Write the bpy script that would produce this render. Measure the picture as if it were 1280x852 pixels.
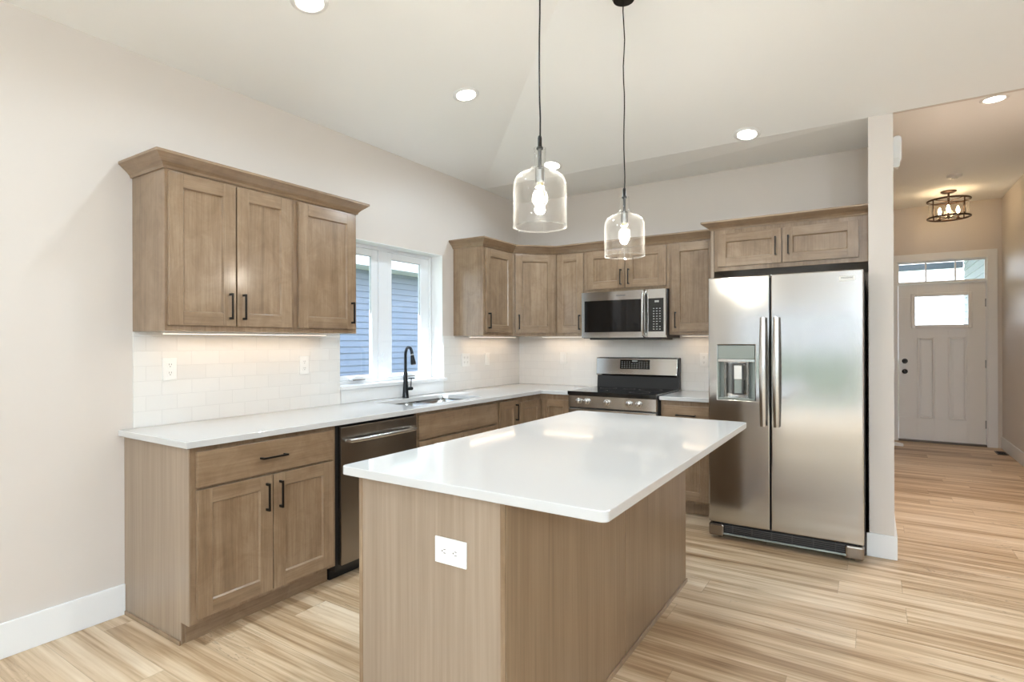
import bpy, bmesh, math, random
from mathutils import Vector, Matrix
random.seed(4)
for o in list(bpy.data.objects): bpy.data.objects.remove(o)
SC = bpy.context.scene
C = SC.collection

# ------------------------------------------------------------------ camera
F_PX, AZ = 695.7, math.radians(32.875)
cam = bpy.data.cameras.new('camera'); cam.sensor_width = 36; cam.lens = F_PX/1280*36
cam.shift_x = -(641.6-640)/1280; cam.shift_y = (427.6-426)/1280
cam.clip_start = .02; cam.clip_end = 300
co = bpy.data.objects.new('camera', cam); C.objects.link(co)
CAM = Vector((3.1274, 0, 1.3387))
co.matrix_world = Matrix.Translation(CAM) @ Matrix.Rotation(AZ, 4, 'Z') @ Matrix.Rotation(math.radians(90.04), 4, 'X') @ Matrix.Rotation(-.003, 4, 'Z')
SC.camera = co

# ------------------------------------------------------------------ world, sun, exposure
SC.view_settings.view_transform = 'Standard'; SC.view_settings.look = 'None'
SC.view_settings.gamma = 1; SC.view_settings.use_curve_mapping = False
SC.view_settings.exposure = 0.95
W = bpy.data.worlds.new('sky'); SC.world = W; W.use_nodes = True
nt = W.node_tree; nt.nodes.clear()
wo = nt.nodes.new('ShaderNodeOutputWorld'); bg = nt.nodes.new('ShaderNodeBackground')
tc = nt.nodes.new('ShaderNodeTexCoord'); sx = nt.nodes.new('ShaderNodeSeparateXYZ')
cr = nt.nodes.new('ShaderNodeValToRGB')
nt.links.new(tc.outputs['Generated'], sx.inputs[0]); nt.links.new(sx.outputs['Z'], cr.inputs[0])
nt.links.new(cr.outputs[0], bg.inputs[0]); nt.links.new(bg.outputs[0], wo.inputs[0])
e = cr.color_ramp.elements
e[0].position = 0; e[0].color = (.86, .93, 1, 1); e[1].position = .7; e[1].color = (.50, .68, 1, 1)
e.new(.18).color = (.78, .88, 1, 1)
SKY = 2.5
bg.inputs[1].default_value = SKY
sl = bpy.data.lights.new('sun', 'SUN'); sl.energy = 15; sl.angle = math.radians(.6); sl.color = (.82, .91, 1)
so = bpy.data.objects.new('sun', sl); C.objects.link(so)
so.rotation_euler = Vector((.40, 1, -.70)).to_track_quat('-Z', 'Y').to_euler()
CAN_W, PEND_W, HALL_W, UNDER_W, GLOBE_W = 4.4, 6.5, 1.6, .45, 92
def portal(x, y, z, w, h, rot):
    l = bpy.data.lights.new('portal', 'AREA'); l.shape = 'RECTANGLE'; l.size = w; l.size_y = h
    l.cycles.is_portal = True
    o = bpy.data.objects.new('portal', l); C.objects.link(o); o.location = (x, y, z); o.rotation_euler = rot
portal(1.8, -5.1, 1.1, 2.5, 2.2, (math.pi/2, 0, 0)); portal(4.8, -5.1, 1.25, 2.7, 2.0, (math.pi/2, 0, 0))
portal(6.6, -1.8, 1.25, 2.9, 2.0, (math.pi/2, 0, math.pi/2))
portal(-.18, 3.155, 1.56, 1.15, 1.1, (math.pi/2, 0, -math.pi/2))
portal(3.88, 9.36, 1.9, .95, 1.1, (math.pi/2, 0, math.pi))

# ------------------------------------------------------------------ node helpers
class N:
    def __init__(s, name):
        s.m = bpy.data.materials.new(name); s.m.use_nodes = True
        s.t = s.m.node_tree; s.t.nodes.clear()
        s.out = s.t.nodes.new('ShaderNodeOutputMaterial')
        s.b = s.t.nodes.new('ShaderNodeBsdfPrincipled'); s.t.links.new(s.b.outputs[0], s.out.inputs[0])
    def n(s, typ, **k):
        x = s.t.nodes.new('ShaderNode'+typ)
        for a, v in k.items(): setattr(x, a, v)
        return x
    def put(s, sock, v):
        if isinstance(v, bpy.types.NodeSocket): s.t.links.new(v, sock)
        elif v is not None: sock.default_value = v
    def math(s, op, a, b=None, c=None):
        x = s.n('Math', operation=op); s.put(x.inputs[0], a)
        if b is not None: s.put(x.inputs[1], b)
        if c is not None: s.put(x.inputs[2], c)
        return x.outputs[0]
    def co(s, kind='Object'): return s.n('TexCoord').outputs[kind]
    def scale(s, v, sc, loc=None):
        x = s.n('Mapping'); s.put(x.inputs[0], v); x.inputs['Scale'].default_value = sc
        if loc is not None: s.put(x.inputs['Location'], loc)
        return x.outputs[0]
    def noise(s, v, scale=5, detail=3, rough=.5, dist=0):
        x = s.n('TexNoise'); s.put(x.inputs['Vector'], v); x.inputs['Scale'].default_value = scale
        x.inputs['Detail'].default_value = detail; x.inputs['Roughness'].default_value = rough; x.inputs['Distortion'].default_value = dist
        return x.outputs[0]
    def ramp(s, f, *st):
        x = s.n('ValToRGB'); s.put(x.inputs[0], f); e = x.color_ramp.elements
        while len(e) < len(st): e.new(.5)
        for i, (p, c) in enumerate(st):
            e[i].position = p; e[i].color = c if len(c) == 4 else (*c, 1)
        return x.outputs[0]
    def mix(s, f, a, b, mode='MIX'):
        x = s.n('Mix', data_type='RGBA', blend_type=mode); s.put(x.inputs[0], f)
        for k, v in ((6, a), (7, b)):
            if isinstance(v, tuple) and len(v) == 3: v = (*v, 1)
            s.put(x.inputs[k], v)
        return x.outputs[2]
    def bump(s, h, strength=.2, dist=.002):
        x = s.n('Bump'); x.inputs['Strength'].default_value = strength; x.inputs['Distance'].default_value = dist
        s.put(x.inputs['Height'], h); s.t.links.new(x.outputs[0], s.b.inputs['Normal'])
    def set(s, **k):
        for a, v in k.items():
            key = {'col': 'Base Color', 'rough': 'Roughness', 'metal': 'Metallic', 'spec': 'Specular IOR Level', 'coat': 'Coat Weight',
                   'coatr': 'Coat Roughness', 'aniso': 'Anisotropic', 'ec': 'Emission Color', 'es': 'Emission Strength', 'ior': 'IOR'}[a]
            if isinstance(v, tuple) and len(v) == 3: v = (*v, 1)
            s.put(s.b.inputs[key], v)
        return s
def srgb(r, g, b):
    f = lambda c: ((c/255+.055)/1.055)**2.4 if c/255 > .04045 else c/255/12.92
    return (f(r), f(g), f(b))
M = {}
def simple(name, col, rough=.5, metal=0, spec=.5, **k):
    M[name] = N(name).set(col=col, rough=rough, metal=metal, spec=spec, **k).m
def paint(name, col, rough, b=.05):
    n = N(name); v = n.co()
    n.set(rough=rough, spec=.4, col=n.mix(n.noise(v, 1.3, 2), col, tuple(c*.97 for c in col)))
    n.bump(n.noise(v, 220, 2), b, .0006); M[name] = n.m
paint('wall_paint', srgb(219, 210, 201), .42)
paint('ceiling_paint', srgb(249, 249, 247), .8)
paint('white_trim', srgb(240, 240, 239), .35, .01)
paint('door_paint', srgb(242, 241, 238), .38, .01)
simple('vinyl', srgb(242, 244, 246), .25)
simple('plastic_white', srgb(244, 243, 240), .3)
simple('slot_dark', srgb(105, 95, 85), .5)
simple('black_metal', srgb(38, 34, 31), .32, .6)
simple('faucet_black', srgb(46, 48, 50), .25, .7)
simple('bronze', srgb(70, 50, 36), .4, .7)
simple('black_glass', srgb(12, 12, 13), .06, 0, .6)
simple('black_plastic', srgb(26, 25, 25), .4)
simple('case_grey', srgb(72, 70, 69), .45, .2)
simple('chrome', srgb(215, 215, 215), .12, 1)
simple('socket_grey', srgb(150, 150, 148), .3, 1)
simple('panel_grey', srgb(150, 156, 150), .18, .3)
simple('badge', srgb(235, 233, 228), .4)
simple('label_dark', srgb(70, 68, 66), .5)
simple('key_light', srgb(170, 170, 165), .5)
simple('shingle', srgb(90, 88, 86), .9)
simple('concrete', srgb(190, 186, 178), .9)
simple('bulb_base', srgb(200, 190, 150), .3, .8)
def emit(name, col, s):
    n = N(name); n.set(col=(.8, .8, .8), ec=col, es=s); M[name] = n.m
emit('can_lens', (1, .93, .82), 9)
emit('filament', (1, .74, .42), 26)
emit('candle', (1, .74, .42), 22)
emit('added_globe_glow', (.95, .97, 1), 30)  # glow of the added globe lamps behind the camera
emit('strip_led', (1, .80, .60), 1.3)

def wood(name, sc):
    n = N(name); ob = n.n('ObjectInfo'); v = n.co()
    off = n.n('CombineXYZ'); r = ob.outputs['Random']
    for k, mlt in enumerate((13.0, 7.0, 29.0)): n.put(off.inputs[k], n.math('MULTIPLY', r, mlt))
    vv = n.n('VectorMath', operation='ADD'); n.put(vv.inputs[0], v); n.put(vv.inputs[1], off.outputs[0]); vv = vv.outputs[0]
    s1 = n.scale(vv, sc)
    g = n.noise(s1, 1.0, 6, .62, .3)                       # fine grain
    s2 = n.scale(vv, tuple(c*.16 for c in sc))
    c = n.noise(s2, 1.0, 3, .55, 1.4)                      # broad figure
    bl = n.noise(vv, 7.5, 4, .6, .8)                      # stain blotches
    pores = n.noise(n.scale(vv, tuple(k*3.2 for k in sc)), 1.0, 2, .5)
    f = n.math('ADD', n.math('ADD', n.math('MULTIPLY', g, .26), n.math('MULTIPLY', c, .52)), n.math('MULTIPLY', pores, .22))
    col = n.ramp(f, (.32, srgb(124, 100, 76)), (.5, srgb(149, 124, 98)), (.68, srgb(168, 144, 118)))
    col = n.mix(n.ramp(bl, (.38, (0, 0, 0)), (.66, (1, 1, 1))), col, n.mix(1.0, col, (.80, .76, .71), 'MULTIPLY'))
    n.set(col=col, rough=n.math('MULTIPLY_ADD', g, .08, .26), spec=.5, coat=.45, coatr=.16)
    n.bump(g, .05, .0008); M[name] = n.m
wood('wood_vertical', (46, 46, 2.2))
wood('wood_horizontal', (2.2, 2.2, 46))
def veneer(name, dark, light):
    n = N(name); v = n.co(); s1 = n.scale(v, (70, 70, 1.6))
    g = n.noise(s1, 1.0, 5, .6, .15); b = n.noise(n.scale(v, (7, 7, .5)), 1, 2)
    col = n.ramp(n.math('ADD', n.math('MULTIPLY', g, .6), n.math('MULTIPLY', b, .4)), (.32, dark), (.68, light))
    n.set(col=col, rough=.38, spec=.45); n.bump(g, .1, .0006); M[name] = n.m
veneer('veneer_shaded', srgb(130, 106, 81), srgb(160, 136, 109))  # same veneer, darkened for the island side that gets less light
veneer('veneer', srgb(144, 125, 106), srgb(170, 151, 131))

def steel(name, col, rough, ax):
    n = N(name); v = n.co()
    g = n.noise(n.scale(v, ax), 1, 3, .6)
    n.set(col=n.mix(g, col, tuple(c*.94 for c in col)), metal=1, rough=n.math('MULTIPLY_ADD', g, .04, rough), aniso=0)
    big = n.noise(n.scale(v, (.7, .7, 2.0)), 1, 0)
    n.bump(big, .12, .03); M[name] = n.m
steel('stainless', srgb(196, 195, 193), .11, (3, 3, 500))
steel('stainless_dark', srgb(150, 142, 134), .24, (3, 3, 500))
steel('stainless_handle', srgb(205, 203, 200), .2, (300, 300, 3))

def quartz():
    n = N('quartz'); v = n.co()
    sp = n.ramp(n.noise(v, 260, 2, .7), (.62, (0, 0, 0)), (.72, (1, 1, 1)))
    n.set(col=n.mix(n.math('MULTIPLY', sp, .12), srgb(208, 207, 205), srgb(172, 168, 162)), rough=.07, spec=.5); M['quartz'] = n.m
quartz()
def tile(name, axis):
    n = N(name); g = n.co('Object'); s = n.n('SeparateXYZ'); n.put(s.inputs[0], g)
    c = n.n('CombineXYZ'); n.put(c.inputs[0], s.outputs[axis]); n.put(c.inputs[1], s.outputs['Z'])
    b = n.n('TexBrick', offset=.5); n.put(b.inputs['Vector'], c.outputs[0]); b.inputs['Scale'].default_value = 1
    b.inputs['Brick Width'].default_value = .152; b.inputs['Row Height'].default_value = .0765
    b.inputs['Mortar Size'].default_value = .0016; b.inputs['Mortar Smooth'].default_value = .3; b.inputs['Bias'].default_value = 0
    b.inputs['Color1'].default_value = (*srgb(238, 235, 230), 1); b.inputs['Color2'].default_value = (*srgb(234, 231, 226), 1)
    b.inputs['Mortar'].default_value = (*srgb(228, 225, 220), 1)
    n.set(col=b.outputs[0], rough=.12, spec=.5)
    n.bump(n.math('SUBTRACT', 1, b.outputs['Fac']), .5, .0015); M[name] = n.m
tile('tile_left', 'Y'); tile('tile_back', 'X')

def floor_mat():
    n = N('plank_floor'); v = n.co('Object'); s = n.n('SeparateXYZ'); n.put(s.inputs[0], v)
    X, Y = s.outputs['X'], s.outputs['Y']
    PW, PL = .19, 1.5
    row = n.math('FLOOR', n.math('DIVIDE', Y, PW))
    wn = n.n('TexWhiteNoise', noise_dimensions='1D'); n.put(wn.inputs['W'], row)
    xo = n.math('MULTIPLY_ADD', wn.outputs['Value'], PL, X)
    col_i = n.math('FLOOR', n.math('DIVIDE', xo, PL))
    cc = n.n('CombineXYZ'); n.put(cc.inputs[0], row); n.put(cc.inputs[1], col_i)
    w2 = n.n('TexWhiteNoise', noise_dimensions='2D'); n.put(w2.inputs['Vector'], cc.outputs[0]); R = w2.outputs['Value']
    fy = n.math('FRACT', n.math('DIVIDE', Y, PW)); fx = n.math('FRACT', n.math('DIVIDE', xo, PL))
    ey = n.math('MINIMUM', fy, n.math('SUBTRACT', 1, fy)); ex = n.math('MINIMUM', fx, n.math('SUBTRACT', 1, fx))
    seam = n.math('MAXIMUM', n.math('LESS_THAN', ey, .008), n.math('LESS_THAN', ex, .0012))
    gv = n.n('CombineXYZ'); n.put(gv.inputs[0], n.math('MULTIPLY_ADD', R, 37.0, X)); n.put(gv.inputs[1], Y); n.put(gv.inputs[2], n.math('MULTIPLY', R, 19.0))
    gv = gv.outputs[0]
    broad = n.noise(n.scale(gv, (.75, 13, 1)), 1, 3, .55, .6)
    fine = n.noise(n.scale(gv, (2.0, 70, 1)), 1, 5, .6, .3)
    f = n.math('ADD', n.math('MULTIPLY', broad, .66), n.math('MULTIPLY', fine, .34))
    f = n.math('ADD', f, n.math('MULTIPLY_ADD', R, .14, -.07))
    col = n.ramp(f, (.32, srgb(140, 109, 77)), (.43, srgb(182, 152, 118)), (.54, srgb(212, 187, 155)), (.69, srgb(232, 213, 187)))
    kn = n.noise(n.scale(gv, (1.6, 13, 1)), 1, 4, .6, 1.0)
    crack = n.ramp(n.math('ABSOLUTE', n.math('SUBTRACT', kn, .5)), (.0, (1, 1, 1)), (.012, (0, 0, 0)))
    gate = n.ramp(n.noise(n.scale(gv, (1.1, 3, 1)), 1, 1), (.54, (0, 0, 0)), (.66, (1, 1, 1)))
    col = n.mix(n.math('MULTIPLY', n.math('MULTIPLY', crack, gate), .6), col, srgb(112, 92, 72))
    col = n.mix(n.math('MULTIPLY', seam, .35), col, srgb(140, 118, 92))
    n.set(col=col, rough=n.math('MULTIPLY_ADD', fine, .12, .33), spec=.4)
    n.bump(n.math('SUBTRACT', fine, seam), .12, .001); M['plank_floor'] = n.m
floor_mat()
def siding(name, col):
    n = N(name); n.set(col=n.mix(n.noise(n.co(), 2), col, tuple(c*.93 for c in col)), rough=.7); M[name] = n.m
siding('siding_blue', srgb(140, 149, 165)); siding('siding_white', srgb(205, 208, 212))
def lawn():
    n = N('lawn_grass'); v = n.co()
    n.set(col=n.ramp(n.noise(v, 3, 5), (.35, srgb(72, 88, 44)), (.7, srgb(105, 118, 68))), rough=.95); M['lawn_grass'] = n.m
lawn()
def thin_glass(name, refl, tint, ior=1.45, edge=0):
    n = N(name); n.t.nodes.remove(n.b)
    tr = n.n('BsdfTransparent'); tr.inputs[0].default_value = (*tint, 1)
    gl = n.n('BsdfGlossy'); gl.inputs['Roughness'].default_value = .015
    lw = n.n('LayerWeight'); lw.inputs[0].default_value = .5     # Schlick: both faces reflect alike
    f0 = ((ior-1)/(ior+1))**2
    mx = n.n('MixShader'); n.put(mx.inputs[0], n.math('MULTIPLY_ADD', n.math('POWER', lw.outputs['Facing'], 5.0), refl*(1-f0), f0*refl))
    n.t.links.new(tr.outputs[0], mx.inputs[1]); n.t.links.new(gl.outputs[0], mx.inputs[2])
    last = mx
    if edge:                                                    # white painted on the grazing edges stands in for their bright highlights
        df = n.n('BsdfDiffuse'); df.inputs[0].default_value = (.9, .9, .88, 1)
        last = n.n('MixShader'); n.put(last.inputs[0], n.math('MULTIPLY_ADD', n.math('POWER', lw.outputs['Facing'], 4.0), edge, edge*.03))
        n.t.links.new(mx.outputs[0], last.inputs[1]); n.t.links.new(df.outputs[0], last.inputs[2])
    n.t.links.new(last.outputs[0], n.out.inputs[0]); M[name] = n.m
thin_glass('window_glass', 1.0, (.97, .98, .98)); thin_glass('tinted_glass', 1.0, (.60, .60, .60)); thin_glass('shade_glass', 1.0, (.985, .985, .98), 1.5, .10); thin_glass('glass_lip', 1.0, (.97, .97, .96), 1.5, .4)

# ------------------------------------------------------------------ geometry helpers
ORG = {}
def origin(o): return ORG.get(o.name, Vector((0, 0, 0)))
def obj(name, bm, mats, parent=None, bevel=0, smooth=False, keep_origin=False):
    """links a bmesh given in WORLD coordinates as one mesh object"""
    bmesh.ops.recalc_face_normals(bm, faces=bm.faces[:])
    vs = [v.co for v in bm.verts]
    if keep_origin: c = Vector((0, 0, 0))
    else:
        lo = Vector([min(v[i] for v in vs) for i in range(3)]); hi = Vector([max(v[i] for v in vs) for i in range(3)])
        c = (lo+hi)/2
        if parent is None: c.z = lo.z
    bmesh.ops.translate(bm, vec=-c, verts=bm.verts[:])
    me = bpy.data.meshes.new(name); bm.to_mesh(me); bm.free()
    if not isinstance(mats, (list, tuple)): mats = [mats]
    for m in mats: me.materials.append(M[m])
    if smooth:
        for p in me.polygons: p.use_smooth = True
        if smooth != 'all': me.set_sharp_from_angle(angle=math.radians(smooth if smooth is not True else 40))
    o = bpy.data.objects.new(name, me); C.objects.link(o); ORG[o.name] = c
    if parent: o.parent = parent; o.location = c-origin(parent)
    else: o.location = c
    if bevel:
        b = o.modifiers.new('bevel', 'BEVEL'); b.width = bevel; b.segments = 2; b.limit_method = 'ANGLE'; b.angle_limit = math.radians(40)
    return o
def tag(o, label=None, cat=None, group=None, kind=None):
    if label: o['label'] = label
    if cat: o['category'] = cat
    if group: o['group'] = group
    if kind: o['kind'] = kind
    return o
def thing(name, loc, label=None, cat=None, group=None, kind=None):
    o = bpy.data.objects.new(name, None); C.objects.link(o); o.location = loc; ORG[o.name] = Vector(loc); o.empty_display_size = .1
    return tag(o, label, cat, group, kind)
def B(): return bmesh.new()
ID = Matrix.Identity(4)
def box(bm, x0, x1, y0, y1, z0, z1, mi=0, T=ID):
    vs = [bm.verts.new(T @ Vector((x, y, z))) for x in (x0, x1) for y in (y0, y1) for z in (z0, z1)]
    for f in ((0, 1, 3, 2), (4, 6, 7, 5), (0, 4, 5, 1), (2, 3, 7, 6), (0, 2, 6, 4), (1, 5, 7, 3)):
        bm.faces.new([vs[i] for i in f]).material_index = mi
    return bm
def prism(bm, pts, z0, z1, mi=0, T=ID):
    a = [bm.verts.new(T @ Vector((x, y, z0))) for x, y in pts]; b = [bm.verts.new(T @ Vector((x, y, z1))) for x, y in pts]
    bm.faces.new(a[::-1]).material_index = mi; bm.faces.new(b).material_index = mi
    for i in range(len(pts)):
        j = (i+1) % len(pts); bm.faces.new((a[i], a[j], b[j], b[i])).material_index = mi
    return bm
def lathe(bm, prof, cx, cy, cz=0, seg=32, mi=0, T=ID, closed=False):
    """revolve (radius, z) about a vertical axis; ends with radius>0 are left open unless capped by radius 0"""
    rings = []
    for r, z in prof:
        if r < 1e-6: rings.append([bm.verts.new(T @ Vector((cx, cy, cz+z)))])
        else: rings.append([bm.verts.new(T @ Vector((cx+r*math.cos(2*math.pi*k/seg), cy+r*math.sin(2*math.pi*k/seg), cz+z))) for k in range(seg)])
    prs = list(zip(rings, rings[1:]))
    if closed: prs.append((rings[-1], rings[0]))
    for a, b in prs:
        for k in range(seg):
            l = (k+1) % seg
            if len(a) == 1 and len(b) == 1: continue
            if len(a) == 1: f = bm.faces.new((a[0], b[l], b[k]))
            elif len(b) == 1: f = bm.faces.new((a[k], a[l], b[0]))
            else: f = bm.faces.new((a[k], a[l], b[l], b[k]))
            f.material_index = mi
    return bm
def tube(bm, pts, rad, seg=12, mi=0, sy=1.0):
    """swept tube through pts; rad number or list; capped"""
    pts = [Vector(p) for p in pts]; n = len(pts)
    if not isinstance(rad, (list, tuple)): rad = [rad]*n
    rings = []; ref = None
    for i in range(n):
        d = (pts[min(i+1, n-1)]-pts[max(i-1, 0)]).normalized()
        if ref is None:
            ref = Vector((0, 0, 1)) if abs(d.z) < .9 else Vector((1, 0, 0))
        u = (ref-d*ref.dot(d)).normalized(); w = d.cross(u); ref = u
        rings.append([bm.verts.new(pts[i]+rad[i]*(u*math.cos(2*math.pi*k/seg)+w*sy*math.sin(2*math.pi*k/seg))) for k in range(seg)])
    for a, b in zip(rings, rings[1:]):
        for k in range(seg):
            l = (k+1) % seg; bm.faces.new((a[k], a[l], b[l], b[k])).material_index = mi
    bm.faces.new(rings[0][::-1]).material_index = mi; bm.faces.new(rings[-1]).material_index = mi
    return bm
def quad(bm, *ps, mi=0):
    bm.faces.new([bm.verts.new(Vector(p)) for p in ps]).material_index = mi
    return bm
# faces of cabinets: local frame u (width), n (out of the face), z
def frame(p, u, n): return Matrix(((u[0], n[0], 0, p[0]), (u[1], n[1], 0, p[1]), (0, 0, 1, 0), (0, 0, 0, 1)))
def FX(x): return frame((x, 0), (0, 1), (1, 0))          # face looks to +x, u is world y
def FY(y): return frame((0, y), (1, 0), (0, -1))         # face looks to -y, u is world x
def FNX(x): return frame((x, 0), (0, 1), (-1, 0))

def pull(parent, T, u, z, L, vertical=True):
    """black bar pull on a face; u,z is its centre"""
    bm = B(); h = L/2; d0, d1, w = -.001, .030, .0045
    if vertical:
        box(bm, u-w, u+w, d1-.008, d1, z-h, z+h, 0, T)
        for s in (-1, 1): box(bm, u-w, u+w, d0, d1-.004, z+s*(h-.006)-.006, z+s*(h-.006)+.006, 0, T)
    else:
        box(bm, u-h, u+h, d1-.008, d1, z-w, z+w, 0, T)
        for s in (-1, 1): box(bm, u+s*(h-.006)-.006, u+s*(h-.006)+.006, d0, d1-.004, z-w, z+w, 0, T)
    return obj('handle', bm, 'black_metal', parent, .0012)
TH = .019
def shaker(parent, T, u0, u1, z0, z1, fr=.066):
    """shaker door: two stiles, two rails and a recessed panel, standing on the face at n=0"""
    bm = B(); t = TH
    box(bm, u0, u0+fr, .001, t, z0, z1, 0, T); box(bm, u1-fr, u1, .001, t, z0, z1, 0, T)
    box(bm, u0+fr, u1-fr, .001, t, z0, z0+fr, 1, T); box(bm, u0+fr, u1-fr, .001, t, z1-fr, z1, 1, T)
    # small sloped inner lip then panel
    a = (u0+fr, u1-fr, z0+fr, z1-fr); g = .006; o_ = [(a[0], a[2]), (a[1], a[2]), (a[1], a[3]), (a[0], a[3])]; i_ = [(a[0]+g, a[2]+g), (a[1]-g, a[2]+g), (a[1]-g, a[3]-g), (a[0]+g, a[3]-g)]
    for k in range(4):
        l = (k+1) % 4
        quad(bm, T @ Vector((o_[k][0], t-.002, o_[k][1])), T @ Vector((o_[l][0], t-.002, o_[l][1])), T @ Vector((i_[l][0], .008, i_[l][1])), T @ Vector((i_[k][0], .008, i_[k][1])), mi=1 if k in (0, 2) else 0)
    box(bm, a[0], a[1], .002, .009, a[2], a[3], 0, T)
    return obj('door', bm, ['wood_vertical', 'wood_horizontal'], parent, .0012)
def slab(parent, T, u0, u1, z0, z1, name='drawer'):
    return obj(name, box(B(), u0, u1, .001, TH, z0, z1, 0, T), 'wood_horizontal', parent, .002)
HL = .135
def crown(name, path, label, z0=2.168, z1=2.238, out=.062):
    prof = [(-.004, z0), (.008, z0), (.012, z0+.012), (.024, z0+.026), (out-.006, z1-.016), (out, z1-.012), (out, z1), (-.004, z1)]
    bm = B(); P = [Vector(p) for p in path]; n = len(P); rings = []
    for i in range(n):
        ns = []
        if i > 0: d = (P[i]-P[i-1]).normalized(); ns.append(Vector((d.y, -d.x)))
        if i < n-1: d = (P[i+1]-P[i]).normalized(); ns.append(Vector((d.y, -d.x)))
        if len(ns) == 1: mm = ns[0]
        else: mm = (ns[0]+ns[1]).normalized(); mm = mm/mm.dot(ns[0])
        rings.append([bm.verts.new((P[i].x+mm.x*o, P[i].y+mm.y*o, z)) for o, z in prof])
    for a, b in zip(rings, rings[1:]):
        for k in range(len(prof)):
            l = (k+1) % len(prof); bm.faces.new((a[k], a[l], b[l], b[k]))
    bm.faces.new(rings[0]); bm.faces.new(rings[-1][::-1])
    return tag(obj(name, bm, 'wood_horizontal'), label, 'crown molding')

# ================================================================== SHELL
XR, YR, YB, YH, XL = 6.5, -5.0, 4.95, 9.16, 3.235
XHR = 4.485; ZH = 3.13
A = Vector((0, 4.323, 2.81)); SLD = Vector((3.105, 4.14, 2.745))-A
def fold(x): return A+SLD*(x/3.105)
Cp = fold(XR)
RG = Vector((3.25, 1.073, 3.379)); RG2 = Vector((3.25, YR-.1, 3.379))

tag(obj('floor', box(B(), -.1, XR+.1, YR-.1, YH+.15, -.12, 0), 'plank_floor', keep_origin=True), kind='structure')
# main vaulted ceiling: side slopes, back slope
bm = B()
quad(bm, (-.1, YR-.1, 2.81-.0175), (0, A.y, A.z), RG, RG2)
quad(bm, (XR+.1, YR-.1, 2.81-.0175), RG2, RG, (XR+.1, Cp.y, Cp.z))
bm.faces.new([bm.verts.new(p) for p in (Vector((-.1, A.y+.006, A.z)), Cp+Vector((.1, 0, 0)), RG)])
o = tag(obj('ceiling', bm, 'ceiling_paint'), kind='structure')
s = o.modifiers.new('thick', 'SOLIDIFY'); s.thickness = .08; s.offset = 1
# make sure thickness goes upward
for p in o.data.polygons:
    if p.normal.z < 0: p.flip()
# flat beige strip over the wall cabinets
bm = B()
vs = [(0-.1, A.y, A.z), (3.17, fold(3.17).y, fold(3.17).z), (3.17, YB+.1, 2.80), (-.1, YB+.1, 2.80)]
lo = [bm.verts.new(v) for v in vs]; hi = [bm.verts.new((v[0], v[1]+(.03 if i < 2 else 0), v[2]+.15)) for i, v in enumerate(vs)]
bm.faces.new(lo[::-1]); bm.faces.new(hi)
for i in range(4): j = (i+1) % 4; bm.faces.new((lo[i], lo[j], hi[j], hi[i]))
tag(obj('ceiling', bm, 'ceiling_paint'), kind='structure')
# hall ceiling
tag(obj('ceiling', box(B(), XL-.02, XHR+.1, 4.10, YH+.1, ZH, ZH+.1), 'ceiling_paint'), kind='structure')
# left wall with kitchen window opening and one farther back
WY0, WY1, WZ0, WZ1 = 2.60, 3.712, 1.035, 2.093
bm = B(); T1 = -.17
def wall_cells(bm, ax, c0, c1, span, z0, z1, holes):
    """wall slab between c0..c1 across axis; span along; holes (a,b,z0,z1)"""
    xs = sorted({span[0], span[1], *[h[0] for h in holes], *[h[1] for h in holes]}); zs = sorted({z0, z1, *[h[2] for h in holes], *[h[3] for h in holes]})
    for a, b in zip(xs, xs[1:]):
        for c, d in zip(zs, zs[1:]):
            m, k = (a+b)/2, (c+d)/2
            if any(h[0] < m < h[1] and h[2] < k < h[3] for h in holes): continue
            if ax == 'x': box(bm, c0, c1, a, b, c, d)
            else: box(bm, a, b, c0, c1, c, d)
    return bm
wall_cells(bm, 'x', T1, 0, (YR-.15, YB+.15), 0, 2.86, [(WY0, WY1, WZ0, WZ1)])
tag(obj('wall_left', bm, 'wall_paint'), kind='structure')
tag(obj('wall_back', box(B(), 0, 3.105, YB, YB+.15, 0, 2.9), 'wall_paint'), kind='structure')
tag(obj('wall_partition', box(B(), 3.105, XL, 4.14, YH, 0, 3.2), 'wall_paint'), kind='structure')
bm = B()
for x in (XL, XR+.1):
    pass
f0, f1 = fold(XL), fold(XR)
pv = [(XL, f0.y, f0.z), (XR, f1.y, f1.z), (XR, f1.y+.03, f1.z), (XL, f0.y+.03, f0.z)]
lo = [bm.verts.new(v) for v in pv]; hi = [bm.verts.new((v[0], max(v[1], v[1]+.0), 3.3)) for v in pv]
hi[0].co.y += .0
bm.faces.new(lo[::-1]); bm.faces.new(hi)
for i in range(4): j = (i+1) % 4; bm.faces.new((lo[i], lo[j], hi[j], hi[i]))
tag(obj('wall_header', bm, 'wall_paint'), kind='structure')
tag(obj('wall_hall_right', box(B(), XHR, XHR+.12, 4.26, YH+.12, 0, 3.25), 'wall_paint'), kind='structure')
tag(obj('wall_nook', box(B(), XHR+.12, XR+.15, 4.26, 4.38, 0, 3.3), 'wall_paint'), kind='structure')
DX0, DX1, DZ1, TZ0, TZ1 = 3.415, 4.335, 2.10, 2.105, 2.395
bm = wall_cells(B(), 'y', YH, YH+.15, (XL-.13, XHR), 0, 3.25, [(DX0-.03, DX1+.03, 0, TZ1+.03)])
tag(obj('wall_front', bm, 'wall_paint'), kind='structure')
REARH = [(.6, 3.0, 0, 2.15), (3.5, 6.1, .3, 2.2)]
tag(obj('wall_rear', wall_cells(B(), 'y', YR-.15, YR, (-.17, XR+.15), 0, 3.45, REARH), 'wall_paint'), kind='structure')
RH = [(-3.2, -.4, .3, 2.2)]
tag(obj('wall_right', wall_cells(B(), 'x', XR, XR+.15, (YR, 4.26), 0, 2.9, RH), 'wall_paint'), kind='structure')

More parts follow.
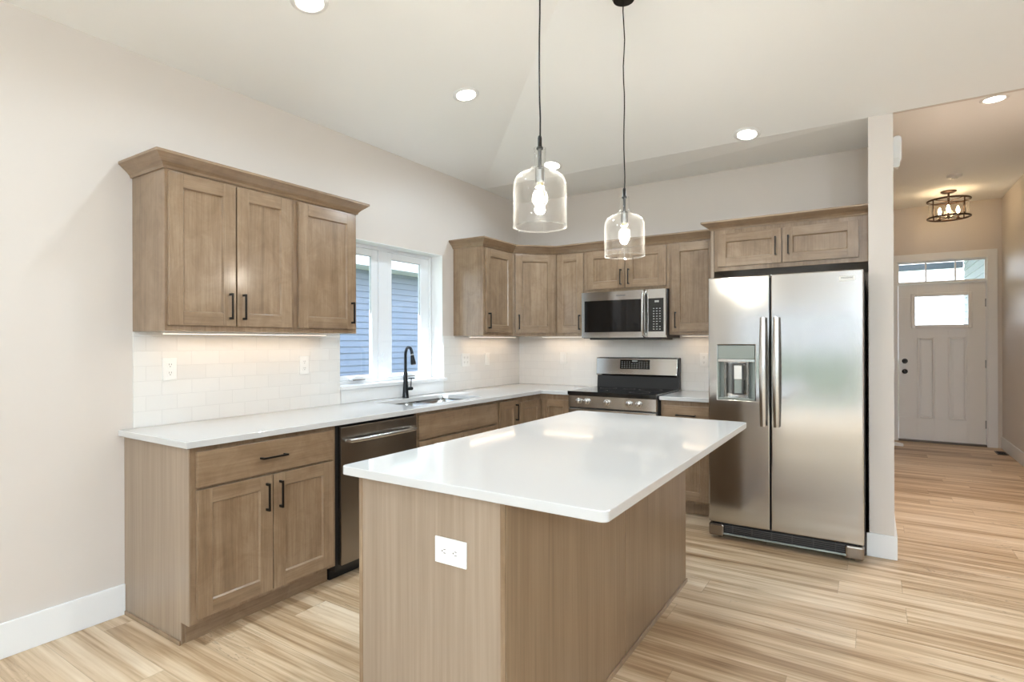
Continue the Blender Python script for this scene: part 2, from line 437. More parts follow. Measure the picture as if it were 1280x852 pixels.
# baseboards
def baseboard(name, *bxs):
    bm = B()
    for b in bxs: box(bm, *b)
    tag(obj(name, bm, 'white_trim', bevel=.003), kind='structure')
baseboard('baseboard_left', (0, .015, YR, 1.272, 0, .15))
baseboard('baseboard_partition', (3.09, XL+.015, 4.125, 4.14, 0, .145), (XL, XL+.015, 4.14, YH-.02, 0, .145))
baseboard('baseboard_hall_right', (XHR-.015, XHR, 4.26, YH, 0, .145))
baseboard('baseboard_rear', (.0, .5, YR, YR+.015, 0, .15), (3.1, XR, YR, YR+.015, 0, .15))
baseboard('baseboard_right', (XR-.015, XR, YR, 4.26, 0, .15))

# ---------------------------------------------------------------- kitchen window
w = thing('window_1', (-.1, 3.155, WZ0), kind='structure')
bm = B(); xg0, xg1 = -.165, -.115
def ring(bm, x0, x1, y0, y1, z0, z1, t, mi=0, tr=None):
    tr = tr or t
    box(bm, x0, x1, y0, y0+t, z0, z1, mi); box(bm, x0, x1, y1-tr, y1, z0, z1, mi)
    box(bm, x0, x1, y0+t, y1-tr, z0, z0+t, mi); box(bm, x0, x1, y0+t, y1-tr, z1-t, z1, mi)
box(bm, -.16, -.122, WY0, WY0+.03, WZ0, WZ1); box(bm, -.16, -.122, WY1-.03, WY1, WZ0, WZ1)
box(bm, -.16, -.122, WY0+.03, WY1-.03, WZ1-.03, WZ1); box(bm, -.16, -.122, WY0+.03, WY1-.03, WZ0, WZ0+.028)
box(bm, -.16, -.116, 3.085, 3.180, WZ0+.028, WZ1-.03)
obj('window_frame', bm, 'vinyl', w, .003)
for a, b, p0, p1 in ((WY0+.03, 3.085, 2.685, 3.023), (3.180, WY1-.03, 3.237, 3.577)):
    bm = B()
    z0, z1 = WZ0+.028, WZ1-.03
    box(bm, -.158, -.130, a, p0, z0, z1); box(bm, -.158, -.130, p1, b, z0, z1)
    box(bm, -.158, -.130, p0, p1, z0, 1.098); box(bm, -.158, -.130, p0, p1, 2.010, z1)
    sa = obj('sash', bm, 'vinyl', w, .003)
    obj('pane', box(B(), -.147, -.143, p0-.005, p1+.005, 1.093, 2.015), 'window_glass', sa)
    bm = B(); ring(bm, -.1435, -.1415, p0-.001, p1+.001, 1.097, 2.011, .004)
    obj('seal', bm, 'label_dark', sa)
for yc in (2.86, 3.40):
    bm = B()
    prism(bm, [(yc-.07, 0), (yc+.055, 0), (yc+.05, .022), (yc-.03, .03), (yc-.065, .012)], -.125, -.09, 0, Matrix(((0, 0, 1, 0), (1, 0, 0, 0), (0, 1, 0, WZ0+.030), (0, 0, 0, 1))))
    cr_ = obj('crank', bm, 'vinyl', w, .003)
    obj('crank_shadow', box(B(), -.088, -.080, yc-.06, yc+.05, WZ0+.028, WZ0+.034), 'slot_dark', cr_)  # dark strip standing in for the shadow line under the crank
obj('lock_lever', tube(B(), [(-.112, 3.115, 1.19), (-.105, 3.115, 1.20), (-.10, 3.115, 1.26)], .005), 'vinyl', w)
# stool (white ledge) and apron
tag(obj('trim_1', box(B(), -.118, .022, WY0-.0, WY1+.04, WZ0-.024, WZ0+.002), 'white_trim', bevel=.003), kind='structure')
tag(obj('trim_2', box(B(), -.002, .010, WY0+.01, WY1-.0, .916, WZ0-.024), 'white_trim'), kind='structure')
bm = B(); box(bm, -.118, .001, WY1-.004, WY1+.0002, WZ0, WZ1); box(bm, -.118, .001, WY0-.0002, WY0+.004, WZ0, WZ1); box(bm, -.118, .001, WY0, WY1, WZ1-.004, WZ1+.0002)
tag(obj('trim_3', bm, 'white_trim'), kind='structure')

tag(obj('trim_4_eave', box(B(), -.78, -.172, YR-.3, YB+1, 2.68, 2.82), 'white_trim'), kind='structure')  # unseen roof eave, added to cap the sun reaching the window
# rear windows (behind the camera; they light the room and show in the steel)
def big_window(name, ax, c, a, b, z0, z1, n, door=False):
    w = thing(name, (c, (a+b)/2, z0) if ax == 'x' else ((a+b)/2, c, z0), kind='structure')
    bm = B(); t = .07
    def bb(bm, u0, u1, d0, d1, zz0, zz1):
        if ax == 'x': box(bm, c+d0, c+d1, u0, u1, zz0, zz1)
        else: box(bm, u0, u1, c+d0, c+d1, zz0, zz1)
    bb(bm, a, b, -.04, .04, z1-t, z1); bb(bm, a, b, -.04, .04, z0, z0+t)
    for k in range(n+1):
        u = a+(b-a)*k/n; u0 = max(a, u-t/2); u1 = min(b, u+t/2)
        if k == 0: u1 = a+t
        if k == n: u0 = b-t
        bb(bm, u0, u1, -.04, .04, z0+t, z1-t)
    obj('window_frame', bm, 'vinyl', w, .003)
    for k in range(n):
        bm = B(); bb(bm, a+(b-a)*k/n+t/2, a+(b-a)*(k+1)/n-t/2, -.003, .003, z0+t, z1-t)
        obj('pane', bm, 'tinted_glass', w)
    bm = B(); s = 1 if ax == 'y' else -1; k = .09; q0, q1 = (.07, .09) if s > 0 else (-.09, -.07)
    bb(bm, a-k, a, q0, q1, z0, z1+k); bb(bm, b, b+k, q0, q1, z0, z1+k); bb(bm, a, b, q0, q1, z1, z1+k)
    obj('casing', bm, 'white_trim', w)
big_window('window_2', 'y', YR-.075, .6, 3.0, 0, 2.15, 2)
big_window('window_3', 'y', YR-.075, 3.5, 6.1, .3, 2.2, 3)
big_window('window_4_added', 'x', XR+.075, -3.2, -.4, .3, 2.2, 3)  # unseen side window, added to bring in more daylight

# ---------------------------------------------------------------- front door
d = thing('door_1', ((DX0+DX1)/2, YH+.04, 0), kind='structure')
yd0, yd1 = YH+.03, YH+.07
def ringm(bm, y0, y1, x0, x1, z0, z1, t):
    box(bm, x0, x0+t, y0, y1, z0, z1); box(bm, x1-t, x1, y0, y1, z0, z1); box(bm, x0+t, x1-t, y0, y1, z0, z0+t); box(bm, x0+t, x1-t, y0, y1, z1-t, z1)
bm = B()
holes = [(3.60, 4.158, 1.555, 1.935), (3.627, 3.808, .32, 1.387), (3.955, 4.136, .32, 1.387)]
wall_cells(bm, 'y', yd0, yd1, (DX0+.003, DX1-.003), .025, DZ1, holes)
for (a, b, z0, z1) in holes[1:]:
    box(bm, a, b, yd0+.016, yd1, z0, z1)
    prism(bm, [(a+.045, z0+.045), (b-.045, z0+.045), (b-.045, z1-.045), (a+.045, z1-.045)], -(yd0+.018), -(yd0+.006), 0, Matrix(((1, 0, 0, 0), (0, 0, -1, 0), (0, 1, 0, 0), (0, 0, 0, 1))))
pn = obj('door_panel', bm, 'door_paint', d, .002)
for (a, b, z0, z1) in holes[1:]:
    bm = B(); ringm(bm, yd0-.012, yd0+.011, a-.004, b+.004, z0-.004, z1+.004, .026); obj('panel_molding', bm, 'door_paint', pn, .009)
bm = B()
def ringy(bm, y0, y1, x0, x1, z0, z1, t):
    box(bm, x0, x0+t, y0, y1, z0, z1); box(bm, x1-t, x1, y0, y1, z0, z1); box(bm, x0+t, x1-t, y0, y1, z0, z0+t); box(bm, x0+t, x1-t, y0, y1, z1-t, z1)
ringy(bm, yd0-.024, yd0+.01, 3.558, 4.200, 1.513, 1.977, .045)
obj('lite_frame', bm, 'door_paint', d, .010)
obj('pane', box(B(), 3.60, 4.158, yd0+.018, yd0+.022, 1.555, 1.935), 'window_glass', d)
for z in (.935, 1.075):
    k = obj('deadbolt' if z > 1 else 'door_knob', tube(B(), [(3.488, yd0+.001, z), (3.488, yd0-.012, z), (3.488, yd0-.014, z), (3.488, yd0-.04, z), (3.488, yd0-.05, z)], [.033, .033, .022 if z > 1 else .014, .022 if z > 1 else .028, .016], 20), 'black_metal', d, smooth=True)
for z in (.28, 1.05, 1.83): obj('hinge', box(B(), DX1-.012, DX1+.006, yd0-.008, yd0+.01, z-.05, z+.05), 'socket_grey', d)
bm = B()
box(bm, DX0-.03, DX0, YH-.0, YH+.15, 0, TZ1+.03); box(bm, DX1, DX1+.03, YH, YH+.15, 0, TZ1+.03); box(bm, DX0, DX1, YH, YH+.15, TZ1, TZ1+.03)
box(bm, DX0, DX1, YH+.0, YH+.15, DZ1+.004, DZ1+.026)
box(bm, DX0-.105, DX0-.01, YH-.018, YH, 0, 2.50); box(bm, DX1+.01, DX1+.105, YH-.018, YH, 0, 2.50); box(bm, DX0-.01, DX1+.01, YH-.018, YH, TZ1+.01, 2.50)
obj('door_casing', bm, 'white_trim', d, .002)
obj('threshold', box(B(), DX0, DX1, YH-.01, YH+.15, 0, .022), 'slot_dark', d)
tr = obj('transom_frame', (lambda b: (ringy(b, YH+.04, YH+.075, DX0, DX1, DZ1+.026, TZ1, .012), [box(b, x-.009, x+.009, YH+.045, YH+.07, DZ1+.03, TZ1-.005) for x in (3.72, 4.03)], b)[-1])(B()), 'white_trim', d)
obj('pane', box(B(), DX0+.01, DX1-.01, YH+.055, YH+.059, DZ1+.03, TZ1-.01), 'window_glass', tr)

# ---------------------------------------------------------------- outside
tag(obj('lawn', box(B(), -40, 45, -60, 60, -.5, -.35), 'lawn_grass'), 'green lawn outside around the house', 'lawn', kind='stuff')
tag(obj('patio_slab', box(B(), .2, 6.4, -8.2, YR-.16, -.35, -.1), 'concrete'), 'grey concrete patio slab behind the room', 'patio')
h = thing('neighbor_house', (-4.3, 4, -.35), 'neighbouring house with pale blue lap siding and white eave, seen through the kitchen window', 'house')
bm = B()
for k in range(29):
    z = -.35+k*.102
    vs = [(-4.0, z), (-3.982, z), (-3.998, z+.104), (-4.0, z+.104)]
    prism(bm, vs, -1.5, 16, 0, Matrix(((1, 0, 0, 0), (0, 0, 1, 0), (0, 1, 0, 0), (0, 0, 0, 1))))
box(bm, -9, -4.0, -1.5, 16, -.35, 2.62)
obj('siding_wall', bm, 'siding_blue', h)
bm = B(); box(bm, -4.0, -3.55, -1.9, 16.4, 2.56, 2.60); box(bm, -3.57, -3.55, -1.9, 16.4, 2.60, 2.76)
obj('eave', bm, 'white_trim', h)
bm = B(); prism(bm, [(-3.5, 2.74), (-6.5, 4.6), (-9.5, 2.74)], -1.9, 16.4, 0, Matrix(((1, 0, 0, 0), (0, 0, 1, 0), (0, 1, 0, 0), (0, 0, 0, 1))))
obj('roof', bm, 'shingle', h)
# porch outside the front door
p = thing('porch', (4.2, 10.6, -.35), 'white front porch with beam and pale siding side wall outside the entry door', 'porch')
bm = B(); box(bm, 2.6, 5.6, 9.4, 12.4, 2.95, 3.02); obj('soffit', bm, 'siding_white', p)
bm = B(); box(bm, 2.6, 4.42, 12.1, 12.25, 2.60, 2.70); obj('beam', bm, 'siding_blue', p)
bm = B()
for k in range(28):
    z = -.35+k*.115
    prism(bm, [(4.44, z), (4.42, z), (4.438, z+.117), (4.44, z+.117)], 9.4, 12.1, 0, Matrix(((1, 0, 0, 0), (0, 0, 1, 0), (0, 1, 0, 0), (0, 0, 0, 1))))
box(bm, 4.44, 5.6, 9.4, 12.1, -.35, 2.95); obj('siding_wall', bm, 'siding_white', p)
bm = B(); box(bm, 2.6, 4.41, 9.4, 12.3, -.35, -.1); obj('porch_floor', bm, 'concrete', p)

# ================================================================== CABINETS
ZU0, ZU1 = 1.40, 2.18
GU = 'wall cabinets'
def wall_cab(y0, y1, label, doors, T=FX(.325)):
    t = thing('wall_cabinet', (0.16, (y0+y1)/2, ZU0), label, 'cabinet')
    bm = B(); box(bm, .001, .325, y0, y1, ZU0, ZU1); obj('body', bm, 'wood_vertical', t, .0012)
    for (a, b, hs) in doors:
        dd = shaker(t, T, a, b, 1.427, 2.155)
        pull(dd, T @ Matrix.Translation((0, TH, 0)), a+.032 if hs == 'l' else b-.032, 1.427+.035+HL/2, HL)
    return t
wall_cab(1.311, 2.005, 'double-door wooden wall cabinet at the left, above the first outlet', [(1.322, 1.650, 'r'), (1.658, 1.981, 'l')])
wall_cab(2.0055, 2.468, 'single-door wooden wall cabinet next to the window, left of it', [(2.028, 2.447, 'r')])
wall_cab(3.86, 4.328, 'narrow wooden wall cabinet right of the window with glare on its side', [(3.885, 4.295, 'l')])
crown('crown_molding', [(.0, 1.311), (.325, 1.311), (.325, 2.468), (.0, 2.468)], 'wooden crown molding on top of the cabinets left of the window')
# back wall
YF = YB-.325
TY = FY(YF)
def wall_cab_back(x0, x1, label, doors, z0=ZU0, zd0=1.427, yf=YF, zt=ZU1, zd1=2.155, fr=.066):
    t = thing('wall_cabinet', ((x0+x1)/2, YB-.16, z0), label, 'cabinet'); T = FY(yf)
    obj('body', box(B(), x0, x1, yf, YB-.001, z0, zt), 'wood_vertical', t, .0012)
    for (a, b, hs) in doors:
        dd = shaker(t, T, a, b, zd0, zd1, fr)
        pull(dd, T @ Matrix.Translation((0, TH, 0)), a+.032 if hs == 'l' else b-.032, zd0+.028+HL/2, HL)
    return t
# diagonal corner cabinet
t = thing('corner_wall_cabinet', (.25, 4.7, ZU0), 'diagonal wooden corner wall cabinet between the two runs', 'cabinet')
bm = prism(B(), [(.001, 4.3285), (.325, 4.3285), (.622, YF), (.622, YB-.001), (.001, YB-.001)], ZU0, ZU1); obj('body', bm, 'wood_vertical', t, .0012)
dv = Vector((.622-.325, YF-4.3285)); dl = dv.length; dv /= dl
TD = frame((.325, 4.3285), (dv.x, dv.y), (dv.y, -dv.x))
dd = shaker(t, TD, .022, dl-.022, 1.427, 2.155); pull(dd, TD @ Matrix.Translation((0, TH, 0)), .022+.032, 1.427+.035+HL/2, HL)
wall_cab_back(.6225, .925, 'narrow wooden wall cabinet left of the microwave', [(.640, .908, 'r')])
wall_cab_back(.9255, 1.695, 'short double-door wooden cabinet above the microwave', [(.945, 1.307, 'r'), (1.315, 1.672, 'l')], z0=1.79, zd0=1.815)
wall_cab_back(1.6955, 2.108, 'wooden wall cabinet between microwave and refrigerator', [(1.722, 2.085, 'l')])
crown('crown_molding', [(.0, 3.86), (.325, 3.86), (.325, 4.3285), (.622, YF), (2.055, YF)], 'wooden crown molding running round the corner over microwave and corner cabinets')
# refrigerator surround
t = thing('refrigerator_cabinet', (2.6, 4.6, 0), 'wide wooden cabinet with two low doors above the refrigerator', 'cabinet'); T = FY(4.30)
obj('body', box(B(), 2.135, 3.103, 4.30, YB-.001, 1.862, ZU1), 'wood_vertical', t, .0012)
obj('side_panel', box(B(), 2.112, 2.1345, 4.295, YB-.001, 0, ZU1), 'veneer', t, .001)
for a, b, hs in ((2.160, 2.591, 'r'), (2.600, 3.050, 'l')):
    dd = shaker(t, T, a, b, 1.893, 2.135, .062); pull(dd, T @ Matrix.Translation((0, TH, 0)), a+.036 if hs == 'l' else b-.036, 2.013, .13)
crown('crown_molding', [(2.112, 4.56), (2.112, 4.30), (3.104, 4.30)], 'wooden crown molding on top of the refrigerator cabinet', z0=2.165, z1=2.228)

# base cabinets, left run
XF = .610
def base_cab(y0, y1, label, drawers, doors, side=False):
    t = thing('base_cabinet', (.3, (y0+y1)/2, 0), label, 'cabinet'); T = FX(XF)
    bm = B(); zt = .695 if 'sink' in label else .883
    box(bm, .001, XF, y0, y1, .10, zt); box(bm, .001, .535, y0, y1, 0, .10)
    if zt < .8:                                                # open top where the sink bowls hang
        box(bm, XF-.018, XF, y0, y1, zt, .883); box(bm, .001, XF-.018, y0, y0+.018, zt, .883); box(bm, .001, XF-.018, y1-.018, y1, zt, .883); box(bm, .001, .019, y0+.018, y1-.018, zt, .883)
    obj('body', bm, 'wood_vertical', t, .001)
    obj('toe_kick', box(B(), .535, .541, y0+.016, y1, 0, .099), 'wood_horizontal', t)
    if side:
        bm = B(); prism(bm, [(.001, 0), (.541, 0), (.541, .10), (XF+.001, .10), (XF+.001, .883), (.001, .883)], -(y0+.0), -(y0-.006), 0, Matrix(((1, 0, 0, 0), (0, 0, -1, 0), (0, 1, 0, 0), (0, 0, 0, 1))))
        obj('side_panel', bm, 'veneer', t, .0008)
        obj('shoe_strip', box(B(), .016, .545, y0-.014, y0-.006, 0, .02), 'wood_horizontal', t, .002)
    for a, b, z0, z1, hd in drawers:
        dr = slab(t, T, a, b, z0, z1)
        if hd: pull(dr, T @ Matrix.Translation((0, TH, 0)), (a+b)/2, (z0+z1)/2, .14, False)
    for a, b, z0, z1, hs in doors:
        dd = shaker(t, T, a, b, z0, z1)
        if hs: pull(dd, T @ Matrix.Translation((0, TH, 0)), a+.034 if hs == 'l' else b-.034, z1-.035-HL/2, HL)
    return t
base_cab(1.279, 2.062, 'wooden base cabinet with one wide drawer over two doors at the counter end', [(1.303, 2.036, .702, .860, True)], [(1.303, 1.668, .122, .690, 'r'), (1.673, 2.036, .122, .690, 'l')], True)
base_cab(2.716, 3.642, 'wooden sink base cabinet with a plain false drawer front', [(2.73, 3.622, .702, .862, False)], [(2.73, 3.173, .122, .690, 'r'), (3.179, 3.622, .122, .690, 'l')])
base_cab(3.6425, 3.955, 'narrow full-height door base cabinet right of the sink', [], [(3.668, 3.938, .122, .862, 'r')])
# corner cabinet
YBF = YB-.61
t = thing('corner_base_cabinet', (.4, 4.5, 0), 'L-shaped wooden corner base cabinet between sink run and range', 'cabinet')
bm = B(); P = [(.001, 3.9555), (XF, 3.9555), (XF, YBF), (.925, YBF), (.925, YB-.001), (.001, YB-.001)]
prism(bm, P, .10, .883); prism(bm, [(.001, 3.9555), (.535, 3.9555), (.535, YBF+.075), (.925, YBF+.075), (.925, YB-.001), (.001, YB-.001)], 0, .10); obj('body', bm, 'wood_vertical', t, .001)
shaker(t, FX(XF), 3.975, 4.318, .122, .835, .06); shaker(t, FY(YBF), XF+.022, .905, .122, .835, .06)
# right of range
t = thing('base_cabinet', (1.9, YB-.3, 0), 'small wooden base cabinet with a drawer between range and refrigerator', 'cabinet'); T = FY(YBF)
bm = B(); box(bm, 1.715, 2.108, YBF, YB-.001, .10, .883); box(bm, 1.715, 2.108, YBF+.075, YB-.001, 0, .10); obj('body', bm, 'wood_vertical', t, .001)
dr = slab(t, T, 1.735, 2.085, .715, .845); pull(dr, T @ Matrix.Translation((0, TH, 0)), 1.915, .775, .15, False)
dd = shaker(t, T, 1.735, 2.085, .122, .700); pull(dd, T @ Matrix.Translation((0, TH, 0)), 1.77, .60, HL)

# ---------------------------------------------------------------- countertops
SX0, SX1, SY0, SY1 = .135, .53, 2.80, 3.55
def cells(xs, ys, keep, z0, z1):
    bm = B(); V = {}
    def v(x, y):
        if (x, y) not in V: V[(x, y)] = bm.verts.new((x, y, z1))
        return V[(x, y)]
    fs = []
    for a, b in zip(xs, xs[1:]):
        for c, d in zip(ys, ys[1:]):
            if keep((a+b)/2, (c+d)/2): fs.append(bm.faces.new((v(a, c), v(b, c), v(b, d), v(a, d))))
    r = bmesh.ops.extrude_face_region(bm, geom=fs)
    bmesh.ops.translate(bm, vec=(0, 0, z0-z1), verts=[g for g in r['geom'] if isinstance(g, bmesh.types.BMVert)])
    return bm
CF = .648
bm = cells([.001, SX0, SX1, CF, .926], [1.246, SY0, SY1, YB-.648, YB-.001], lambda x, y: (x < CF or y > YB-.648) and not (SX0 < x < SX1 and SY0 < y < SY1), .884, .914)
tag(obj('countertop', bm, 'quartz', bevel=.003), 'long white quartz countertop with the sink, running to the range', 'countertop')
tag(obj('countertop', box(B(), 1.712, 2.109, YB-.648, YB-.001, .884, .914), 'quartz', bevel=.003), 'short white quartz countertop between range and refrigerator', 'countertop')
# backsplash
tag(obj('tile_backsplash', box(B(), .0006, .009, 1.311, WY0, .9145, ZU0-.0005), 'tile_left', keep_origin=True), 'white subway tile backsplash left of the window', 'backsplash')
tag(obj('tile_backsplash', box(B(), .0006, .009, WY1, YB-.0085, .9145, ZU0-.0005), 'tile_left', keep_origin=True), 'white subway tile backsplash between the window and the corner', 'backsplash')
bm = B(); box(bm, .0006, 2.1115, YB-.0085, YB-.0006, .9145, ZU0-.0005)
tag(obj('tile_backsplash', bm, 'tile_back', keep_origin=True), 'white subway tile backsplash behind the range', 'backsplash')

# ---------------------------------------------------------------- sink + faucet
t = thing('sink', (.33, 3.17, .70), 'double-bowl stainless undermount sink under the window', 'sink')
ym = (SY0+SY1)/2
for y0, y1 in ((SY0-.006, ym-.012), (ym+.012, SY1+.006)):
    bm = B(); x0, x1 = SX0-.006, SX1+.006
    # open bowl with rounded plan
    def rr(x0, x1, y0, y1, r, z):
        out = []
        for cx, cy, a0 in ((x1-r, y1-r, 0), (x0+r, y1-r, 90), (x0+r, y0+r, 180), (x1-r, y0+r, 270)):
            for k in range(6): a = math.radians(a0+k*18); out.append(bm.verts.new((cx+r*math.cos(a), cy+r*math.sin(a), z)))
        return out
    R1 = rr(x0, x1, y0, y1, .05, .883); R2 = rr(x0+.006, x1-.006, y0+.006, y1-.006, .045, .74); R3 = rr(x0+.03, x1-.03, y0+.03, y1-.03, .03, .715)
    for a, b in ((R1, R2), (R2, R3)):
        for k in range(24): l = (k+1) % 24; bm.faces.new((a[k], a[l], b[l], b[k]))
    bm.faces.new(R3)
    o = obj('bowl', bm, 'stainless_handle', t, smooth=True)
    m = o.modifiers.new('s', 'SOLIDIFY'); m.thickness = .0015
    obj('drain', lathe(B(), [(0, .002), (.03, .002), (.042, .004), (.042, 0), (0, 0)], (x0+x1)/2, (y0+y1)/2, .715), 'chrome', t, smooth=True)
fx, fy = .088, 3.165
t = thing('faucet', (fx, fy, .914), 'matte black pull-down kitchen faucet behind the sink', 'faucet')
bm = B(); lathe(bm, [(0, 0), (.027, 0), (.027, .006), (.025, .012), (.0215, .06), (.018, .13), (.0145, .20), (0, .20)], fx, fy, .914, 24); obj('base', bm, 'faucet_black', t, smooth=True)
dr_ = Vector((math.cos(math.radians(-24)), math.sin(math.radians(-24)), 0)); R = .066
pts = [Vector((fx, fy, 1.10)), Vector((fx, fy, 1.24))]
cc = Vector((fx, fy, 1.24))+dr_*R
for k in range(1, 14):
    a = math.pi*(1-k/13*.94); pts.append(cc+dr_*R*math.cos(a)+Vector((0, 0, R*math.sin(a))))
obj('spout', tube(B(), pts, .0115, 14), 'faucet_black', t, smooth=True)
e_ = pts[-1]; dn = (pts[-1]-pts[-2]).normalized()
obj('collar', tube(B(), [e_-dn*.001, e_+dn*.008], .013, 16), 'socket_grey', t, smooth=True)
obj('spray_head', tube(B(), [e_+dn*.008, e_+dn*.02, e_+dn*.06, e_+dn*.078, e_+dn*.08], [.0135, .0145, .020, .020, .017], 18), 'faucet_black', t, smooth=True)
hd = obj('handle', tube(B(), [(fx, fy, .985), (fx+.02, fy+.05, .985), (fx+.021, fy+.054, .985)], [.014, .014, .011], 16), 'faucet_black', t, smooth=True)
obj('lever', tube(B(), [(fx+.016, fy+.042, .99), (fx+.018, fy+.044, 1.062)], .0038, 8), 'faucet_black', hd, smooth=True)
obj('lever_tip', tube(B(), [(fx-.004, fy+.036, 1.064), (fx+.045, fy+.052, 1.066)], [.004, .004], 8), 'faucet_black', hd, smooth=True)

# ---------------------------------------------------------------- dishwasher
t = thing('dishwasher', (.3, 2.39, 0), 'stainless dishwasher with bar handle under the counter', 'dishwasher')
obj('body', box(B(), .02, .600, 2.070, 2.708, .06, .878), 'black_plastic', t)
obj('door', box(B(), .601, .632, 2.088, 2.700, .095, .868), 'stainless_dark', t, .004)
obj('toe_kick', box(B(), .50, .545, 2.075, 2.705, 0, .088), 'black_plastic', t)
pts = [(.632, 2.125, .79), (.662, 2.13, .79), (.672, 2.18, .79), (.676, 2.39, .79), (.672, 2.60, .79), (.662, 2.655, .79), (.632, 2.66, .79)]
obj('handle', tube(B(), pts, .013, 12), 'stainless_handle', t, smooth=True)
# ================================================================== ISLAND
t = thing('kitchen_island', (1.94, 2.24, 0), 'wooden kitchen island body with outlet, standing in the middle of the floor', 'kitchen island')
IX0, IX1, IY0, IY1 = 1.640, 2.243, 1.322, 3.135
obj('body', box(B(), IX0+.004, IX1-.004, IY0+.004, IY1, .0, .883), 'wood_vertical', t)
bm = B(); box(bm, IX0+.016, IX1-.016, IY0, IY0+.0035, 0.0, .883); obj('end_panel', bm, 'veneer', t)
for a, b in ((IX0, IX0+.016), (IX1-.016, IX1+.001)): obj('corner_strip', box(B(), a, b, IY0-.002, IY0+.0035, 0, .883), 'wood_vertical', t, .001)
for a, b in ((IY0+.004, 2.232), (2.236, IY1)):
    obj('back_panel', box(B(), IX1-.0035, IX1+.002, a, b, .0, .883), 'veneer_shaded', t, .001)
obj('base_strip', box(B(), IX1+.002, IX1+.010, IY0, IY1+.008, 0, .02), 'wood_horizontal', t, .002)
T = FNX(IX0+.004)
for a, b in ((1.345, 1.78), (1.786, 2.225), (2.245, 2.68), (2.686, 3.115)):
    dr = slab(t, T, a, b, .702, .862); pull(dr, T @ Matrix.Translation((0, TH, 0)), (a+b)/2, .78, .14, False)
    dd = shaker(t, T, a, b, .122, .69); pull(dd, T @ Matrix.Translation((0, TH, 0)), b-.034, .59, HL)
def rrect(x0, x1, y0, y1, r, n=6):
    out = []
    for cx, cy, a0 in ((x1-r, y1-r, 0), (x0+r, y1-r, 90), (x0+r, y0+r, 180), (x1-r, y0+r, 270)):
        for k in range(n+1): a = math.radians(a0+k*90/n); out.append((cx+r*math.cos(a), cy+r*math.sin(a)))
    return out
tag(obj('island_countertop', prism(B(), rrect(1.573, 2.566, 1.296, 3.150, .022), .884, .914), 'quartz', bevel=.003), 'white quartz slab overhanging the kitchen island', 'countertop')

# ---------------------------------------------------------------- outlets and switches
def outlet(T, u, z, label, horizontal=False, kind='outlet', gang=1):
    """plate centred at (u, z) on the face n=0"""
    W_, H_ = (.072 if gang == 1 else .116, .118)
    if horizontal: W_, H_ = .122, .080
    p0 = T @ Vector((u, 0, z))
    nm = 'electrical_outlet' if kind == 'outlet' else 'light_switch'
    t = thing(nm, p0, label, 'outlet' if kind == 'outlet' else 'light switch')
    obj('plate', box(B(), u-W_/2, u+W_/2, .0002, .006, z-H_/2, z+H_/2, 0, T), 'plastic_white', t, .002)
    for g in range(gang):
        gu = u+(g-(gang-1)/2)*.046
        if kind == 'outlet':
            for s in (-1, 1):
                cu, cz = (gu+s*.0215, z) if horizontal else (gu, z+s*.0215)
                bm = B(); pts = rrect(-.0155, .0155, -.0155, .0155, .009, 4)
                Q = T @ Matrix(((1, 0, 0, cu), (0, 0, 1, 0), (0, 1, 0, cz), (0, 0, 0, 1)))
                prism(bm, pts, .005, .0078, 0, Q); f = obj('receptacle', bm, 'plastic_white', t)
                bm = B()
                if horizontal:
                    box(bm, cu-.003, cu+.005, .0075, .0083, cz+.0045, cz+.0065, 0, T); box(bm, cu-.003, cu+.005, .0075, .0083, cz-.0065, cz-.0045, 0, T)
                    box(bm, cu-.010, cu-.006, .0075, .0083, cz-.002, cz+.002, 0, T)
                else:
                    box(bm, cu-.0065, cu-.0045, .0075, .0083, cz-.001, cz+.007, 0, T); box(bm, cu+.0045, cu+.0065, .0075, .0083, cz-.001, cz+.007, 0, T)
                    box(bm, cu-.002, cu+.002, .0075, .0083, cz-.010, cz-.006, 0, T)
                obj('slot', bm, 'slot_dark', f)
        else:
            obj('rocker', box(B(), gu-.016, gu+.016, .005, .010, z-.033, z+.033, 0, T), 'plastic_white', t, .002)
TL = FX(.009)
outlet(TL, 1.482, 1.205, 'white outlet on the tile below the large left wall cabinet')
outlet(TL, 2.308, 1.197, 'white outlet on the tile just left of the window')
outlet(TL, 4.02, 1.184, 'white double outlet on the tile right of the window', gang=2)
outlet(TL, 4.36, 1.184, 'white light switch on the tile nearest the corner', kind='switch')
TB = FY(YB-.0085)
outlet(TB, .53, 1.186, 'white light switch on the tile left of the range', kind='switch')
outlet(TB, 1.90, 1.186, 'white outlet on the tile beside the refrigerator')
outlet(FY(IY0), 2.046, .702, 'white horizontal outlet in the end of the island', horizontal=True)
outlet(FX(XL), 4.40, 1.19, 'white light switch on the hall side of the partition wall', kind='switch')

